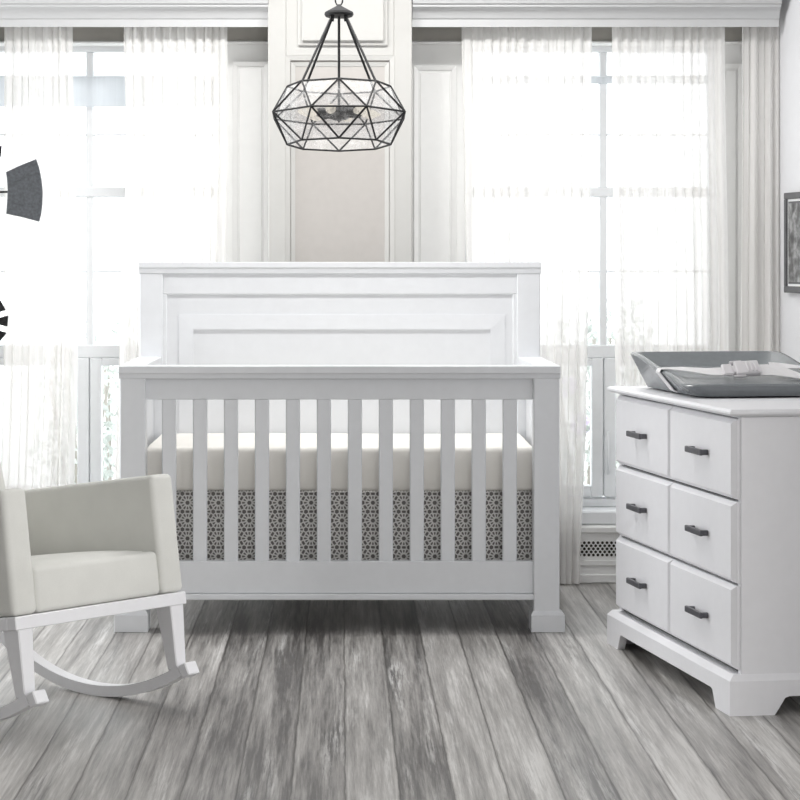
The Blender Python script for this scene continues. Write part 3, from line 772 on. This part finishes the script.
# wooden seat frame
b = BM()
body_box(b, -0.3155, 0.3155, -0.038, -0.004, -0.003, 0.03, 0.002, 1); body_box(b, -0.3155, 0.3155, -0.038, -0.004, 0.56, 0.59, 0.002, 1)
for s in (-1, 1):
    v0, v1 = sorted((s * 0.255, s * 0.3155)); body_box(b, v0, v1, -0.038, -0.004, 0.0302, 0.5598, 0.002, 1)
obj('seat_frame', b, M['chairwood'], ch)
for s in (-1, 1):
    v0, v1 = sorted((s * 0.230, s * 0.315)); b = BM(); body_box(b, v0, v1, -0.003, 0.322, 0.0, 0.60, 0.016, 4)
    obj('arm', b, M['upholstery'], ch, rad(50))
# seat with a crowned top
b = BM(); body_box(b, -0.231, 0.231, -0.003, 0.116, 0.004, 0.57, 0.016, 4)
t_ = bmesh.new(); n = 18
g = [[None] * (n + 1) for _ in range(n + 1)]
for i in range(n + 1):
    for j in range(n + 1):
        p, q = i / n * 2 - 1, j / n * 2 - 1
        e = (1 - abs(p) ** 6) * (1 - abs(q) ** 6)
        g[i][j] = t_.verts.new(body_pt(0.108 + 0.020 * e ** 0.5 + 0.010 * (1 - p * p) * (1 - q * q), 0.289 + q * 0.281, p * 0.228))
for i in range(n):
    for j in range(n): t_.faces.new((g[i][j], g[i + 1][j], g[i + 1][j + 1], g[i][j + 1]))
merge(b, t_)
obj('seat', b, M['upholstery'], ch, rad(50))
# back rest, reclined
b = BM(); bo = body_pt(0.0, 0.552, 0); rc = rad(16)
ub = Vector((-math.sin(rc), 0, math.cos(rc))); nb = Vector((math.cos(rc), 0, math.sin(rc)))
P = []
for h in (0.0, 0.78):
    for (d, v) in ((0.02, -0.231), (0.02, 0.231), (-0.10, 0.231), (-0.10, -0.231)): P.append(bo + ub * h + nb * d + Vector((0, v, 0)))
hexa(b, P, 0.022, 4); obj('backrest', b, M['upholstery'], ch, rad(50))

# ================================================================== CHANDELIER
YC = 8.05; zc = Z(115.4, YC)
cl = thing('chandelier', 'black geometric cage chandelier with clear glass facets hanging above the crib', 'chandelier', (X(339.0, YC), YC, zc), 0, None, rad(-4.5))
Rt, Rm, hh = 0.1735, 0.2370, 0.0985
top = [Vector((Rt * math.sin(PI / 4 * k), -Rt * math.cos(PI / 4 * k), hh)) for k in range(8)]
bot = [Vector((p.x, p.y, -hh)) for p in top]
mid = [Vector((Rm * math.sin(PI / 4 * (k + .5)), -Rm * math.cos(PI / 4 * (k + .5)), 0)) for k in range(8)]
b = BM(); r = 0.0034
for k in range(8):
    k2 = (k + 1) % 8
    for A, B in ((top[k], top[k2]), (bot[k], bot[k2]), (mid[k], mid[k2]), (top[k], mid[k]), (top[k2], mid[k]), (bot[k], mid[k]), (bot[k2], mid[k])): tube(b, [A, B], r, 6)
for p in top + bot + mid:
    t1 = bmesh.new(); bmesh.ops.create_icosphere(t1, subdivisions=1, radius=0.0036); merge(b, t1, Matrix.Translation(p))
cage = obj('cage', b, M['black_metal'], cl)
b = BM()
for k in range(8):
    k2 = (k + 1) % 8
    for tri in ((top[k], top[k2], mid[k]), (top[k2], mid[k], mid[k2]), (bot[k], bot[k2], mid[k]), (bot[k2], mid[k], mid[k2])):
        b.faces.new([b.verts.new(v * 0.995) for v in tri])
obj('glass_panel', b, M['lampglass'], cl)
zp = (115.4 - 12.5) / (F / YC)
b = BM(); lathe(b, [(0.002, zp + 0.032), (0.006, zp + 0.030), (0.012, zp + 0.024), (0.018, zp + 0.021), (0.034, zp + 0.012), (0.048, zp + 0.004), (0.0495, zp - 0.003), (0.046, zp - 0.009), (0.002, zp - 0.010)], 0, 0, 28)
obj('hub_plate', b, M['black_metal'], cl, rad(40))
for k in (1, 3, 5, 7):
    d = top[k].normalized(); p = Vector((d.x, d.y, 0)).normalized()
    b = BM(); tube(b, [Vector((p.x * 0.030, p.y * 0.030, zp - 0.006)), Vector((top[k].x * .985, top[k].y * .985, hh))], 0.0042, 8)
    tube(b, [Vector((p.x * 0.030, p.y * 0.030, zp - 0.004)), Vector((p.x * 0.0335, p.y * .0335, zp - 0.022))], 0.0065, 8)
    obj('rod', b, M['black_metal'], cl, rad(40))
b = BM(); tube(b, [(0, 0, zp), (0, 0, -0.01)], 0.0045, 8); obj('stem', b, M['black_metal'], cl, rad(40))
b = BM(); lathe(b, [(0.002, 0.030), (0.030, 0.028), (0.036, 0.022), (0.036, -0.004), (0.030, -0.012), (0.006, -0.018), (0.002, -0.024)], 0, 0, 20); obj('socket_hub', b, M['black_metal'], cl, rad(40))
for k in range(6):
    a = PI / 3 * k + 0.26; d = Vector((math.cos(a), math.sin(a), 0))
    m = Matrix.Translation(d * 0.034 + Vector((0, 0, 0.008))) @ d.to_track_quat('Z', 'Y').to_matrix().to_4x4()
    b = BM(); lathe(b, [(0.002, 0), (0.015, 0.001), (0.015, 0.038), (0.013, 0.042), (0.002, 0.043)], 0, 0, 14, m); sk = obj('socket', b, M['black_metal'], cl, rad(40))
    b = BM(); lathe(b, [(0.009, 0.041), (0.012, 0.05), (0.0165, 0.066), (0.017, 0.074), (0.013, 0.088), (0.006, 0.104), (0.001, 0.112)], 0, 0, 14, m); obj('bulb', b, M['bulb'], sk, True)
b = BM(); L_ = (2.75 - zc) / math.cos(rad(4.5))
z = zp + 0.030; k = 0
while z < L_ - 0.05:
    c = z + 0.018; pts = []
    for q in range(14):
        a = 2 * PI * q / 14; w, h = 0.0125 * math.cos(a), 0.021 * math.sin(a)
        pts.append((w, 0, c + h) if k % 2 == 0 else (0, w, c + h))
    tube(b, pts, 0.0026, 6, True); z += 0.034; k += 1
obj('chain', b, M['black_metal'], cl, True)
b = BM(); lathe(b, [(0.065, L_ + .004), (0.065, L_ - 0.012), (0.05, L_ - 0.022), (0.012, L_ - 0.034), (0.002, L_ - 0.05)], 0, 0, 28); obj('ceiling_canopy', b, M['black_metal'], cl, rad(40))

# ================================================================== PICTURE
pic = thing('framed_picture', 'monochrome print in a grey frame on the right wall above the dresser', 'picture')
pic.matrix_world = RW @ Matrix.Translation((0.0, 0, 0))
def wt(px):  # distance along the right wall at which pixel column px sees it
    k = (px - CX) / F; return (k * W0.y - W0.x) / (dW.x - k * dW.y)
t0 = wt(789.3); t1 = t0 + 0.52
Yp = W0.y + dW.y * t0; z1, z0 = Z(193, Yp), Z(292.5, Yp)
b = BM(); fw = 0.024
bx(b, t0, t1, -0.022, -0.001, z1 - fw, z1, 0.002); bx(b, t0, t1, -0.022, -0.001, z0, z0 + fw, 0.002)
bx(b, t0, t0 + fw, -0.022, -0.001, z0 + fw, z1 - fw, 0.002); bx(b, t1 - fw, t1, -0.022, -0.001, z0 + fw, z1 - fw, 0.002)
obj('frame', b, M['pframe'], pic)
b = BM(); e = fw + 0.009
bx(b, t0 + fw, t1 - fw, -0.015, -0.004, z0 + fw, z1 - fw, 0); obj('mount', b, M['pmat'], pic)
b = BM(); bx(b, t0 + e, t1 - e, -0.0165, -0.0152, z0 + e, z1 - e, 0); obj('black_border', b, M['pframe'], pic)
b = BM(); bx(b, t0 + e + .007, t1 - e - .007, -0.0185, -0.0167, z0 + e + .007, z1 - e - .007, 0); obj('print', b, M['photo'], pic)

# ================================================================== WINDMILL ORNAMENT
YM = 7.9; sM = F / YM
xp = X(-30, YM)
wm = thing('windmill_ornament', 'dark metal windmill ornament with grey tail vane standing behind the rocking chair', 'ornament', (xp, YM, 0))
lx = lambda px: X(px, YM) - xp; lz = lambda py: Z(py, YM)
b = BM(); lathe(b, [(0.15, 0), (0.15, 0.012), (0.13, 0.02), (0.02, 0.03), (0.012, 0.05)], 0, 0, 28); obj('base', b, M['rotor'], wm, rad(40))
b = BM(); tube(b, [(0, 0, 0.03), (0, 0, lz(150))], 0.009, 10); obj('pole', b, M['rotor'], wm, rad(40))
b = BM(); tube(b, [(0, 0, lz(193)), (lx(12), -0.03, lz(192))], 0.0035, 8); obj('tail_rod', b, M['rotor'], wm, rad(40))
b = BM()
pts = [(7.3, 172.5), (20, 166.5), (37.5, 159.4), (40.5, 168), (43, 180), (44, 192), (43.8, 204), (42.6, 214), (40.5, 222), (24, 217.5), (7.6, 214), (8.6, 200), (9, 190), (8.4, 180)]
prism(b, [(lx(a), lz(c)) for a, c in pts], 'y', -0.036, -0.030, 0.0015)
for (a, c, d, e) in ((13, 183.5, 35, 174), (15, 203.5, 35, 207)): tube(b, [(lx(a), -0.0365, lz(c)), (lx(d), -0.0365, lz(e))], 0.0022, 6)
obj('tail_vane', b, M['vane'], wm)
def rotor(cpx, cpy, rpx, n, ph, yoff):
    b = BM(); c = Vector((lx(cpx), yoff, lz(cpy)))
    R = rpx / sM
    for k in range(n):
        a = ph + 2 * PI * k / n; d = Vector((math.cos(a), 0, math.sin(a))); q = Vector((-math.sin(a), 0, math.cos(a)))
        P = []
        for (rr, w, tw) in ((0.42 * R, 0.055 * R, 0.0), (R, 0.19 * R, 0.0)):
            for s in (-1, 1):
                P.append((c + d * (rr + (0.05 * R if s > 0 and rr == R else 0)) + q * (s * w) + Vector((0, -0.006 * s * (1 if rr == R else .4), 0))))
        t1 = bmesh.new(); th = Vector((0, 0.003, 0))
        v = [t1.verts.new(p) for p in (P[0], P[1], P[3], P[2])] + [t1.verts.new(p + th) for p in (P[0], P[1], P[3], P[2])]
        for f in ((0, 1, 2, 3), (4, 5, 6, 7), (0, 1, 5, 4), (1, 2, 6, 5), (2, 3, 7, 6), (3, 0, 4, 7)): t1.faces.new([v[i] for i in f])
        merge(b, t1)
        tube(b, [c, c + d * (0.45 * R)], 0.0018, 5)
    ring = [c + Vector((0.62 * R * math.cos(2 * PI * k / 32), 0.004, 0.62 * R * math.sin(2 * PI * k / 32))) for k in range(32)]
    tube(b, ring, 0.0018, 5, True)
    lathe(b, [(0.001, -0.012), (0.012, -0.01), (0.012, 0.01), (0.001, 0.012)], 0, 0, 14, Matrix.Translation(c) @ Matrix.Rotation(PI / 2, 4, 'X'))
    tube(b, [c, Vector((0, 0, c.z))], 0.004, 6)
    obj('rotor', b, M['rotor'], wm)
rotor(-20, 321, 29, 11, rad(0.5), -0.045)
rotor(-27, 152, 29.5, 11, rad(0), -0.045)

# ================================================================== CAMERA, LIGHT
cam = bpy.data.cameras.new('camera'); co = bpy.data.objects.new('camera', cam); C.objects.link(co)
co.location = (0, 0, H); co.rotation_euler = (PI / 2, 0, 0)
cam.sensor_width = 36; cam.lens = 36 * F / 800; cam.shift_x = (400 - CX) / 800; cam.shift_y = -(400 - CY) / 800
cam.clip_start = 0.05; cam.clip_end = 200
S.camera = co

w = bpy.data.worlds.new('World'); S.world = w; w.use_nodes = True
bg = w.node_tree.nodes['Background']; bg.inputs[0].default_value = (0.96, 0.98, 1.0, 1); bg.inputs[1].default_value = 2.35

def area(name, loc, target, sx, sy, power, col=(1, 1, 1)):
    l = bpy.data.lights.new(name, 'AREA'); l.shape = 'RECTANGLE'; l.size = sx; l.size_y = sy; l.energy = power; l.color = col
    o = bpy.data.objects.new(name, l); C.objects.link(o); o.location = loc
    o.rotation_euler = (Vector(target) - Vector(loc)).to_track_quat('-Z', 'Y').to_euler()
    return o
POW = dict(left=62, rear=88, right=160, lamp=32)
area('daylight_left', (-3.38, 8.57, 1.35), (0, 7.9, 1.2), 1.1, 2.1, POW['left'], (0.97, 0.985, 1))  # added area lamp in the left opening, strengthens the side light
area('daylight_rear', (1.0, -1.2, 1.7), (0.0, 7, 0.7), 4.5, 2.0, POW['rear'], (1, 0.99, 0.98))  # added fill inside the room behind the camera, no window there
area('daylight_right', (4.4, 3.3, 1.5), (-0.6, 6.3, 0.6), 1.6, 2.0, POW['right'], (1, 0.99, 0.98))  # added off-frame fill for the rocking chair front, no window there
for k, x_ in enumerate((-0.40, 0.40)):
    area('ceiling_downlight_%d' % (k + 1), (x_, 8.01, 2.74), (x_, 8.01, 0), 0.5, 0.20, POW['lamp'] / 2, (1, 0.99, 0.975))  # unseen overhead lamps added to brighten headboard and back wall

S.cycles.use_denoising = True
S.cycles.max_bounces = 8; S.cycles.transparent_max_bounces = 24
S.view_settings.view_transform = 'Standard'; S.view_settings.look = 'None'
S.view_settings.exposure = 0.17; S.view_settings.gamma = 1.0
S.view_settings.use_curve_mapping = False
